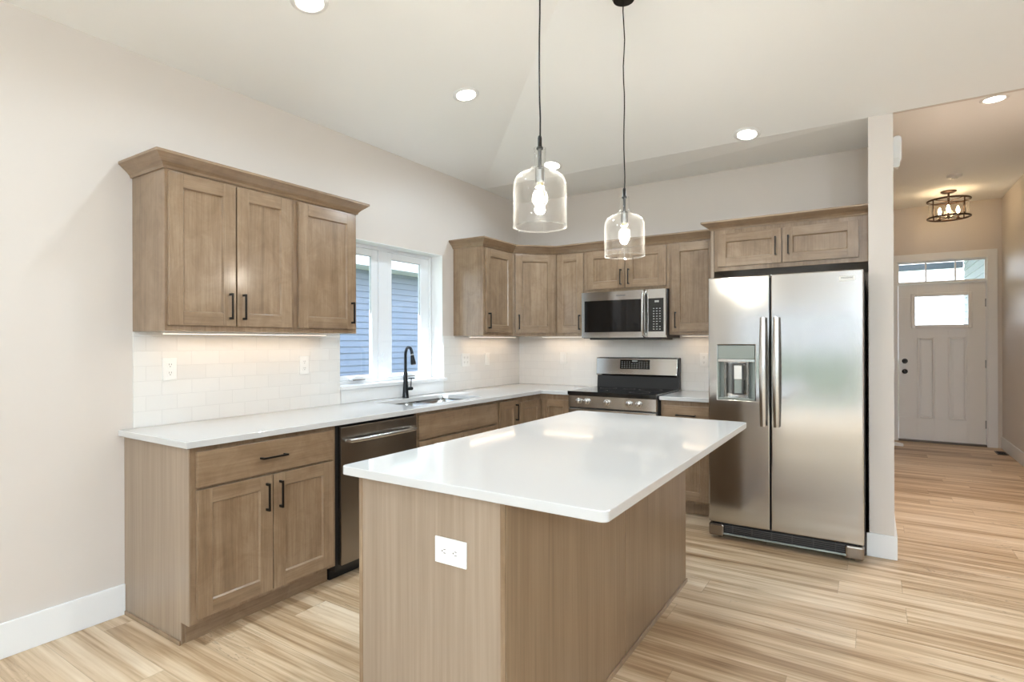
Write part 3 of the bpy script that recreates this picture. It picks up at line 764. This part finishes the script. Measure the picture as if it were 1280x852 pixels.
# ================================================================== RANGE
t = thing('range', (1.315, 4.6, 0), 'stainless electric range with black glass top and five knobs', 'stove')
rx0, rx1, ry = .932, 1.702, 4.262
obj('body', box(B(), rx0, rx1, ry+.03, 4.93, .03, .905), 'case_grey', t)
obj('cooktop', box(B(), rx0-.002, rx1+.002, ry-.012, 4.86, .894, .926), 'black_glass', t, .004)
bm = B()
for cx, cy, r in ((1.12, 4.42, .10), (1.51, 4.42, .085), (1.12, 4.69, .075), (1.51, 4.69, .10), (1.315, 4.70, .05)):
    lathe(bm, [(r, .9262), (r-.003, .9264), (r-.003, .9262)], cx, cy, 0, 40)
obj('burner_ring', bm, 'slot_dark', t)
obj('control_panel', box(B(), rx0, rx1, ry, ry+.035, .790, .893), 'stainless', t, .004)
for x in (1.035, 1.108, 1.290, 1.480, 1.560):
    k = obj('knob', tube(B(), [(x, ry+.001, .845), (x, ry-.008, .845), (x, ry-.009, .845), (x, ry-.034, .845), (x, ry-.037, .845)], [.026, .026, .021, .019, .014], 24), 'stainless_handle', t, smooth=True)
    obj('knob_grip', box(B(), x-.004, x+.004, ry-.044, ry-.03, .827, .863), 'chrome', k, .0015)
od = obj('oven_door', box(B(), rx0+.003, rx1-.003, ry+.002, ry+.035, .235, .780), 'stainless', t, .004)
obj('oven_glass', box(B(), rx0+.08, rx1-.08, ry, ry+.004, .33, .68), 'black_glass', od)
obj('oven_handle', tube(B(), [(rx0+.05, ry+.004, .735), (rx0+.05, ry-.045, .735), (rx0+.07, ry-.055, .735), (rx1-.07, ry-.055, .735), (rx1-.05, ry-.045, .735), (rx1-.05, ry+.004, .735)], .012, 12), 'stainless_handle', od, smooth=True)
obj('drawer', box(B(), rx0+.003, rx1-.003, ry+.002, ry+.035, .06, .225), 'stainless', t, .004)
# backguard
gx0, gx1 = rx0-.003, rx1+.001
MX = Matrix(((0, 0, 1, 0), (1, 0, 0, 0), (0, 1, 0, 0), (0, 0, 0, 1)))
bm = prism(B(), [(4.865, .92), (4.93, .92), (4.93, 1.20), (4.90, 1.195), (4.885, 1.05), (4.875, 1.03)], gx0, gx1, 0, MX); bg_ = obj('backguard', bm, 'black_plastic', t, .002)
bm = prism(B(), [(4.848, 1.045), (4.858, 1.032), (4.89, 1.035), (4.91, 1.197), (4.868, 1.197), (4.864, 1.19)], gx0-.001, gx1-.012, 0, MX); obj('steel_panel', bm, 'stainless', bg_, .002)
kp = obj('keypad', prism(B(), [(4.8545, 1.095), (4.860, 1.095), (4.8695, 1.18), (4.864, 1.18)], 1.165, 1.445, 0, Matrix(((0, 0, 1, 0), (1, 0, 0, -.0055), (0, 1, 0, 0), (0, 0, 0, 1)))), 'black_glass', bg_)
bm = B()
for i in range(11):
    for j in range(4):
        if 4 <= i <= 6 and j > 2: continue
        x = 1.185+i*.0235; z = 1.108+j*.017; y = 4.8545+(z-1.095)*.11-.0058
        box(bm, x-.005, x+.005, y-.0004, y+.0006, z-.0025, z+.0025)
obj('key_legend', bm, 'key_light', kp)
obj('display', box(B(), 1.28, 1.33, 4.8565, 4.8585, 1.160, 1.173), 'key_light', kp)

# ================================================================== MICROWAVE
t = thing('microwave', (1.315, 4.74, 1.375), 'stainless over-the-range microwave with curved vertical handle', 'microwave')
mx0, mx1, my, mz0, mz1 = .930, 1.692, 4.535, 1.380, 1.782
obj('body', box(B(), mx0+.003, mx1-.001, my+.03, YB-.012, mz0-.004, mz1), 'black_plastic', t)
obj('vent_base', box(B(), mx0+.06, mx1-.05, my+.04, YB-.06, mz0-.018, mz0-.003), 'case_grey', t, .003)
wx0, wx1, cx0, cx1, wz0, wz1 = .957, 1.497, 1.545, 1.676, 1.428, 1.706
bm = wall_cells(B(), 'y', my, my+.029, (mx0, 1.534), mz0, mz1, [(wx0, wx1, wz0, wz1)]); dm = obj('door', bm, 'stainless', t)
obj('door_glass', box(B(), wx0, wx1, my+.003, my+.02, wz0, wz1), 'black_glass', dm)
pts = [(1.513, my+.002, 1.765), (1.513, my-.03, 1.755), (1.513, my-.045, 1.72), (1.513, my-.052, 1.58), (1.513, my-.045, 1.44), (1.513, my-.03, 1.405), (1.513, my+.002, 1.395)]
obj('handle', tube(B(), pts, 0.0195, 14, sy=.7), 'stainless_handle', dm, smooth=True)
bm = wall_cells(B(), 'y', my, my+.029, (1.537, mx1), mz0, mz1, [(cx0, cx1, wz0, wz1)]); cp = obj('control_panel', bm, 'stainless', t)
gl = obj('keypad', box(B(), cx0, cx1, my+.001, my+.02, wz0, wz1), 'black_glass', cp)
bm = B()
for j in range(9):
    for i in range(3 if j != 2 else 2):
        x = 1.592+i*.026; z = 1.448+j*.0215
        box(bm, x-.006, x+.006, my+.0002, my+.0014, z-.003, z+.003)
obj('key_legend', bm, 'key_light', gl)
obj('display', box(B(), 1.60, 1.636, my+.0002, my+.0014, 1.672, 1.688), 'key_light', gl)
def text(s, size, loc, rot, mat, parent, name='logo', ext=.0004):
    cu = bpy.data.curves.new(name, 'FONT'); cu.body = s; cu.size = size; cu.extrude = ext; cu.align_x = 'CENTER'; cu.align_y = 'CENTER'
    o = bpy.data.objects.new('tmp', cu); C.objects.link(o)
    dg = bpy.context.evaluated_depsgraph_get(); me = bpy.data.meshes.new_from_object(o.evaluated_get(dg))
    bpy.data.objects.remove(o); me.materials.clear(); me.materials.append(M[mat])
    o = bpy.data.objects.new(name, me); C.objects.link(o); o.parent = parent; o.location = Vector(loc)-origin(parent); o.rotation_euler = rot
    ORG[o.name] = Vector(loc); return o
text('FRIGIDAIRE', .017, (1.30, my-.0006, 1.742), (math.pi/2, 0, 0), 'label_dark', dm)

# ================================================================== REFRIGERATOR
t = thing('refrigerator', (2.63, 4.4, 0), 'side-by-side stainless refrigerator with ice and water dispenser', 'refrigerator')
qx0, qx1, qs, qy = 2.177, 3.080, 2.566, 3.942
obj('case', box(B(), qx0+.008, qx1+.004, qy+.075, 4.86, .03, 1.765), 'case_grey', t, .003)
def fdoor(x0, x1, hole=None):
    bm = B(); z0, z1 = .112, 1.776; r = .018; n = 5
    if hole: wall_cells(bm, 'y', qy, qy+.065, (x0, x1), z0, z1, [hole])
    else: box(bm, x0, x1, qy, qy+.065, z0, z1)
    bmesh.ops.remove_doubles(bm, verts=bm.verts[:], dist=1e-5)
    # drop interior faces made by the cells
    dead = []
    seen = {}
    for f in bm.faces:
        key = tuple(round(c, 4) for c in f.calc_center_median()); seen.setdefault(key, []).append(f)
    for k, fs in seen.items():
        if len(fs) > 1: dead += fs
    bmesh.ops.delete(bm, geom=dead, context='FACES')
    return obj('door', bm, 'stainless', t, .007)
H_ = (2.239, 2.473, .952, 1.317)
dl_ = fdoor(qx0, qs-.004, H_); dr2 = fdoor(qs+.004, qx1)
# dispenser
dp = obj('dispenser', (lambda b: (box(b, H_[0], H_[1], qy+.058, qy+.064, H_[2], 1.21), box(b, H_[0]-.0, H_[0]+.006, qy+.002, qy+.06, H_[2], 1.21), box(b, H_[1]-.006, H_[1], qy+.002, qy+.06, H_[2], 1.21), box(b, H_[0], H_[1], qy-.004, qy+.06, H_[2], H_[2]+.014), b)[-1])(B()), 'panel_grey', dl_)
obj('dispenser_controls', box(B(), H_[0]+.001, H_[1]-.001, qy-.002, qy+.05, 1.225, H_[3]-.001), 'panel_grey', dl_, .002)
obj('dispenser_trim', box(B(), H_[0]+.001, H_[1]-.001, qy-.003, qy+.05, 1.205, 1.224), 'chrome', dl_, .002)
bm = B(); pts = []
for k in range(13):
    a = math.pi*k/12; pts.append((2.356-.080*math.cos(a), qy+.012+.044*math.sin(a)))
pts2 = [(x*.985+2.356*.015, y+.002) for x, y in pts]
prism(bm, pts+[(p_[0], p_[1]+.004) for p_ in reversed(pts)], H_[2]+.014, 1.205); obj('recess', bm, 'stainless_handle', dp, smooth=True)
bm = B(); ringy(bm, qy+.006, qy+.022, 2.330, 2.400, .985, 1.195, .009); pd = obj('paddle_frame', bm, 'case_grey', dp, .003)
obj('paddle', box(B(), 2.340, 2.390, qy+.012, qy+.024, 1.09, 1.18), 'badge', pd, .002)
obj('paddle_lower', box(B(), 2.340, 2.390, qy+.014, qy+.026, .995, 1.085), 'panel_grey', pd, .002)
# handles: wide bowed blades
for door, xc in ((dl_, 2.527), (dr2, 2.606)):
    bm = B(); rings = []; n = 20
    for k in range(n+1):
        u = k/n; z = .790+u*.708; bow = math.sin(math.pi*u); w_ = .0185+.003*bow; yy = qy-.032-.022*bow
        rings.append([bm.verts.new((xc+a*w_, yy+b, z)) for a, b in ((-1, .006), (-.8, -.002), (-.3, -.007), (.3, -.007), (.8, -.002), (1, .006), (.6, .012), (-.6, .012))])
    for a, b in zip(rings, rings[1:]):
        for k in range(8): l = (k+1) % 8; bm.faces.new((a[k], a[l], b[l], b[k]))
    bm.faces.new(rings[0]); bm.faces.new(rings[-1][::-1])
    for z in (.805, 1.483): box(bm, xc-.010, xc+.010, qy-.03, qy+.001, z-.014, z+.014)
    obj('handle', bm, 'stainless_handle', door, smooth=30)
# grille
gr = obj('grille', box(B(), qx0+.03, qx1-.03, qy+.006, qy+.04, .042, .106), 'black_plastic', t, .004)
bm = B()
for k in range(4): box(bm, qx0+.10, qx1-.10, qy+.001, qy+.008, .058+k*.012, .062+k*.012)
for k in range(6): x = 2.33+k*.12; box(bm, x-.003, x+.003, qy+.0, qy+.008, .055, .102)
obj('louver', bm, 'case_grey', gr)
obj('grille_lip', box(B(), qx0+.06, qx1-.06, qy-.008, qy+.012, .036, .048), 'panel_grey', gr, .004)
for x in (qx0+.05, qx1-.05):
    obj('foot_cover', box(B(), x-.05, x+.05, qy-.010, qy+.06, .022, .104), 'stainless_dark', t, .012)
for x in (qx0+.06, qx1-.06):
    for y in (qy+.06, 4.78): obj('wheel', tube(B(), [(x-.012, y, .02), (x+.012, y, .02)], .02, 20), 'black_plastic', t, smooth=True)
bd = obj('badge', box(B(), 2.955, 3.037, qy-.0012, qy+.001, 1.710, 1.738), 'badge', dr2)
text('FRIGIDAIRE', .0125, (2.996, qy-.0016, 1.7275), (math.pi/2, 0, 0), 'label_dark', bd)

# ================================================================== CEILING LIGHTS
nL = Vector((.175, 0, -1)).normalized(); nB = (Cp-A).cross(RG-A).normalized()
if nB.z > 0: nB = -nB
def can(x, y, which, label):
    if which == 'L': z = 2.81+.175*x; n = nL
    elif which == 'B': n = nB; z = A.z-(n.x*(x-A.x)+n.y*(y-A.y))/n.z
    elif which == 'R': z = 2.81+.175*(6.5-x); n = Vector((-.175, 0, -1)).normalized()
    else: z = ZH; n = Vector((0, 0, -1))
    n = n.copy()
    q = (-n).to_track_quat('Z', 'Y').to_matrix().to_4x4(); T = Matrix.Translation((x, y, z)) @ q
    t = thing('recessed_light', (x, y, z), label, 'ceiling light', 'recessed ceiling lights')
    obj('trim_ring', lathe(B(), [(.062, .0), (.062, -.004), (.066, -.007), (.084, -.004), (.088, .0)], 0, 0, 0, 40, 0, T), 'white_trim', t, smooth=True)
    obj('lens', lathe(B(), [(0, -.004), (.05, -.004), (.063, -.002), (.063, 0)], 0, 0, 0, 40, 0, T), 'can_lens', t, smooth=True)
    l = bpy.data.lights.new('downlight', 'AREA'); l.shape = 'DISK'; l.size = .12; l.energy = CAN_W*(3.0 if which == 'H' else 1); l.color = (1, .88, .79) if which == 'H' else (.68, .85, 1); l.spread = math.radians(140 if which == 'H' else 160)
    lo = bpy.data.objects.new('downlight', l); C.objects.link(lo); lo.parent = t; lo.matrix_local = Matrix.Translation(n*.012) @ n.to_track_quat('-Z', 'Y').to_matrix().to_4x4()
can(.89, 2.90, 'L', 'recessed ceiling light left of the pendants, over the window wall')
can(.88, 1.70, 'L', 'recessed ceiling light cut by the top edge of the picture')
can(.87, 4.10, 'B', 'recessed ceiling light seen behind the glass of the nearer pendant')
can(2.40, 4.11, 'B', 'recessed ceiling light above the refrigerator')
can(3.887, 5.39, 'H', 'recessed ceiling light in the hall ceiling')
for x, y, wh in ((.9, .4, 'L'), (2.4, .4, 'L'), (.9, -1.4, 'L'), (2.4, -1.8, 'L'), (1.5, -3.4, 'L'), (4.3, 1.6, 'R'), (5.6, 1.0, 'R'), (5.6, 3.0, 'R'), (4.2, -1.0, 'R'), (5.6, -2.0, 'R'), (4.4, -3.4, 'R')): can(x, y, wh, 'unseen recessed light added as fill in the living room ceiling')  # out-of-view downlights added to fill the room with light

# ---------------------------------------------------------------- pendants
def pendant(x, y, label):
    zc = A.z-(nB.x*(x-A.x)+nB.y*(y-A.y))/nB.z
    zl = 2.81+.175*x
    zc = min(zc, zl)
    t = thing('pendant_light', (x, y, 1.774), label, 'pendant light', 'glass pendants over the island')
    return t, zc
def build_pendant(t, x, y, zc):
    obj('canopy', lathe(B(), [(0, -.014), (.052, -.012), (.060, .004), (.060, .02), (0, .02)], x, y, zc, 32), 'black_metal', t, smooth=True)
    pts = [(x+.003*math.sin(k*1.3), y+.003*math.cos(k*1.7), 2.112+(zc-2.112)*k/14) for k in range(15)]
    obj('cord', tube(B(), pts, .0032, 8), 'black_metal', t, smooth=True)
    obj('ferrule', lathe(B(), [(0, 2.120), (.006, 2.120), (.008, 2.112), (.008, 2.082), (.013, 2.076), (.013, 2.070), (0, 2.070)], x, y, 0, 20), 'black_metal', t, smooth=True)
    obj('stem', lathe(B(), [(0, 2.072), (.0065, 2.072), (.0065, 2.003), (.017, 2.001), (.017, 1.990), (0, 1.990)], x, y, 0, 20), 'case_grey', t, smooth=True)
    sk = obj('socket', lathe(B(), [(0, 1.990), (.018, 1.990), (.0185, 1.985), (.0175, 1.981), (.0185, 1.977), (.0175, 1.973), (.0185, 1.969), (.0175, 1.965), (.0185, 1.961), (.0175, 1.942), (0, 1.942)], x, y, 0, 24), 'socket_grey', t, smooth=True)
    p = [(.0235, 2.074), (.0235, 2.012), (.026, 2.004), (.036, 1.998), (.036, 1.992), (.052, 1.984), (.075, 1.976), (.092, 1.962), (.1005, 1.942), (.1015, 1.92), (.1015, 1.776)]
    inn = [(r-.0032, z) for r, z in p]
    inn[0] = (inn[0][0], 2.074)
    obj('glass_shade', lathe(B(), p+inn[::-1], x, y, 0, 64, closed=True), 'shade_glass', t, smooth=50)
    # thick rolled lower rim
    bm = B(); pts = [(x+.0999*math.cos(2*math.pi*k/64), y+.0999*math.sin(2*math.pi*k/64), 1.776) for k in range(65)]
    obj('glass_rim', tube(bm, pts, .0028, 8), 'glass_lip', t, smooth=True)
    bb = obj('bulb', lathe(B(), [(.012, 1.942), (.013, 1.93), (.018, 1.915), (.027, 1.90), (.030, 1.885), (.028, 1.868), (.019, 1.857), (0, 1.853)], x, y, 0, 28), 'shade_glass', t, smooth=True)
    obj('bulb_base', lathe(B(), [(0, 1.944), (.0125, 1.944), (.0125, 1.930), (0, 1.926)], x, y, 0, 20), 'bulb_base', bb, smooth=True)
    bm = B()
    for k in range(4):
        a = k*math.pi/2+.5; tube(bm, [(x+.006*math.cos(a), y+.006*math.sin(a), 1.876), (x+.0085*math.cos(a), y+.0085*math.sin(a), 1.914)], .0011, 6)
    obj('filament', bm, 'filament', bb)
    l = bpy.data.lights.new('bulb_light', 'POINT'); l.energy = PEND_W; l.color = (1, .93, .82); l.shadow_soft_size = .02
    lo = bpy.data.objects.new('bulb_light', l); C.objects.link(lo); lo.parent = t; lo.location = (0, 0, .112)
for x, y, lb in ((2.07, 1.825, 'clear glass bottle pendant on a black cord, nearer and larger of the two'), (2.07, 2.678, 'clear glass bottle pendant on a black cord, farther and right of the two')):
    t, zc = pendant(x, y, lb); build_pendant(t, x, y, zc)

# ---------------------------------------------------------------- globe lights added behind the camera to brighten the room
for x, y, lb in ((3.7, -3.2, 'unseen globe pendant added as fill light, nearest the rear windows'), (4.9, -1.6, 'unseen globe pendant added as fill light, on the far side')):
    zc = 2.81+.175*min(x, 6.5-x)
    t = thing('added_globe_light', (x, y, zc), lb, 'ceiling light')
    obj('canopy', lathe(B(), [(0, -.03), (.05, -.028), (.062, -.01), (.062, .012), (0, .012)], x, y, zc, 28), 'black_metal', t, smooth=True)
    obj('rod', tube(B(), [(x, y, zc-.02), (x, y, 2.40)], .007, 10), 'black_metal', t, smooth=True)
    obj('globe', lathe(B(), [(0, .15), (.05, .141), (.106, .106), (.141, .05), (.15, 0), (.141, -.05), (.106, -.106), (.05, -.141), (0, -.15)], x, y, 2.25, 32), 'shade_glass', t, smooth='all')
    obj('filament', tube(B(), [(x, y, 2.21), (x, y, 2.29)], .008, 8), 'added_globe_glow', t)
    l = bpy.data.lights.new('added_globe_fill', 'POINT'); l.energy = GLOBE_W; l.color = (.68, .84, 1); l.shadow_soft_size = .06
    lo = bpy.data.objects.new('added_globe_fill', l); C.objects.link(lo); lo.parent = t; lo.location = (0, 0, 2.25-zc)

# ---------------------------------------------------------------- hall fixtures
x, y = 3.89, 8.40
t = thing('semi_flush_light', (x, y, ZH), 'bronze drum-shaped semi-flush hall light with candle bulbs', 'ceiling light')
obj('canopy', lathe(B(), [(0, 0), (.075, 0), (.078, -.01), (.06, -.022), (.012, -.03), (.012, -.13), (0, -.13)], x, y, ZH, 28), 'bronze', t, smooth=True)
RD = .205
for z in (3.02, 2.815):
    pts = [(x+RD*math.cos(2*math.pi*k/48), y+RD*math.sin(2*math.pi*k/48), z) for k in range(49)]
    obj('ring', tube(B(), pts, .011, 8), 'bronze', t, smooth=True)
bm = B()
for k in range(4):
    a = k*math.pi/2+.7; c_, s_ = math.cos(a), math.sin(a)
    tube(bm, [(x+RD*c_, y+RD*s_, 3.02), (x+RD*c_, y+RD*s_, 2.815)], .007, 6)
    tube(bm, [(x, y, 3.005), (x+RD*c_, y+RD*s_, 3.02)], .005, 6); tube(bm, [(x, y, 2.815), (x+RD*c_, y+RD*s_, 2.815)], .005, 6)
tube(bm, [(x, y, 3.01), (x, y, 2.80)], .008, 8)
obj('cage', bm, 'bronze', t)
obj('glass_drum', lathe(B(), [(RD-.012, 3.012), (RD-.012, 2.822), (RD-.015, 2.822), (RD-.015, 3.012)], x, y, 0, 48, closed=True), 'shade_glass', t, smooth=True)
for k in range(3):
    a = k*2.094+.4; bx, by = x+.10*math.cos(a), y+.10*math.sin(a)
    obj('candle_holder', lathe(B(), [(0, 2.795), (.012, 2.797), (.02, 2.812), (.012, 2.82), (.012, 2.86), (0, 2.86)], bx, by, 0, 14), 'bronze', t, smooth=True)
    obj('candle_bulb', lathe(B(), [(.008, 2.86), (.016, 2.885), (.018, 2.905), (.010, 2.94), (0, 2.955)], bx, by, 0, 16), 'candle', t, smooth=True)
l = bpy.data.lights.new('hall_bulbs', 'POINT'); l.energy = HALL_W; l.color = (1, .72, .42); l.shadow_soft_size = .05
lo = bpy.data.objects.new('hall_bulbs', l); C.objects.link(lo); lo.parent = t; lo.location = (0, 0, -.20)
t = thing('smoke_detector', (3.87, 7.62, ZH), 'round white smoke detector on the hall ceiling', 'smoke detector')
obj('housing', lathe(B(), [(0, -.035), (.045, -.035), (.062, -.025), (.068, -.006), (.068, 0), (0, 0)], 3.87, 7.62, ZH, 32), 'plastic_white', t, smooth=True)
obj('vent', lathe(B(), [(0, -.038), (.028, -.038), (.03, -.034), (0, -.034)], 3.87, 7.62, ZH, 24), 'slot_dark', t)
t = thing('motion_sensor', (XL+.02, 4.31, 2.56), 'white rounded sensor mounted high on the hall wall behind the post', 'sensor')
bm = prism(B(), rrect(0, .048, -.085, .085, .022), 4.285, 4.345, 0, Matrix(((1, 0, 0, XL), (0, 0, 1, 0), (0, 1, 0, 2.56), (0, 0, 0, 1)))); obj('housing', bm, 'plastic_white', t, .006, smooth=True)
obj('lens', prism(B(), rrect(0, .038, -.03, .03, .012), 4.284, 4.346, 0, Matrix(((1, 0, 0, XL), (0, 0, 1, 0), (0, 1, 0, 2.475), (0, 0, 0, 1)))), 'badge', t)
t = thing('floor_register', (4.41, 8.74, 0), 'dark metal floor vent beside the hall baseboard near the entry door', 'vent')
bm = B(); box(bm, 4.36, 4.462, 8.62, 8.86, 0, .005)
obj('frame', bm, 'bronze', t)
bm = B()
for k in range(9): box(bm, 4.375, 4.448, 8.64+k*.025, 8.648+k*.025, .005, .008)
obj('slats', bm, 'black_metal', t)
t = tag(obj('door_stop', prism(B(), [(0, 0), (.12, 0), (.12, .035), (.02, .05), (0, .05)], 8.66, 8.70, 0, Matrix(((1, 0, 0, 3.33), (0, 0, 1, 0), (0, 1, 0, 0), (0, 0, 0, 1)))), 'plastic_white', bevel=.004), 'small white stop on the hall floor at the left of the entry door', 'door stop')

# ---------------------------------------------------------------- under-cabinet lights
def under(x0, x1, y0, y1, label):
    t = thing('under_cabinet_light', ((x0+x1)/2, (y0+y1)/2, ZU0), label, 'light', 'under-cabinet light strips')
    obj('housing', box(B(), x0, x1, y0, y1, ZU0-.010, ZU0-.0005), 'plastic_white', t, .001)
    obj('diffuser', box(B(), x0+.004, x1-.004, y0+.004, y1-.004, ZU0-.012, ZU0-.0095), 'strip_led', t)
    L_ = max(x1-x0, y1-y0)
    l = bpy.data.lights.new('strip', 'AREA'); l.shape = 'RECTANGLE'; l.size = x1-x0-.01; l.size_y = y1-y0-.01; l.energy = UNDER_W*L_; l.color = (1, .74, .50)
    lo = bpy.data.objects.new('strip', l); C.objects.link(lo); lo.parent = t; lo.location = (0, 0, -.015)
under(.10, .125, 1.40, 2.40, 'slim warm light strip under the cabinets left of the window')
under(.10, .125, 3.95, 4.70, 'slim warm light strip under the cabinet right of the window')
under(.35, .90, YB-.125, YB-.10, 'slim warm light strip under the cabinets left of the microwave')
under(1.74, 2.06, YB-.125, YB-.10, 'slim warm light strip under the cabinet by the refrigerator')
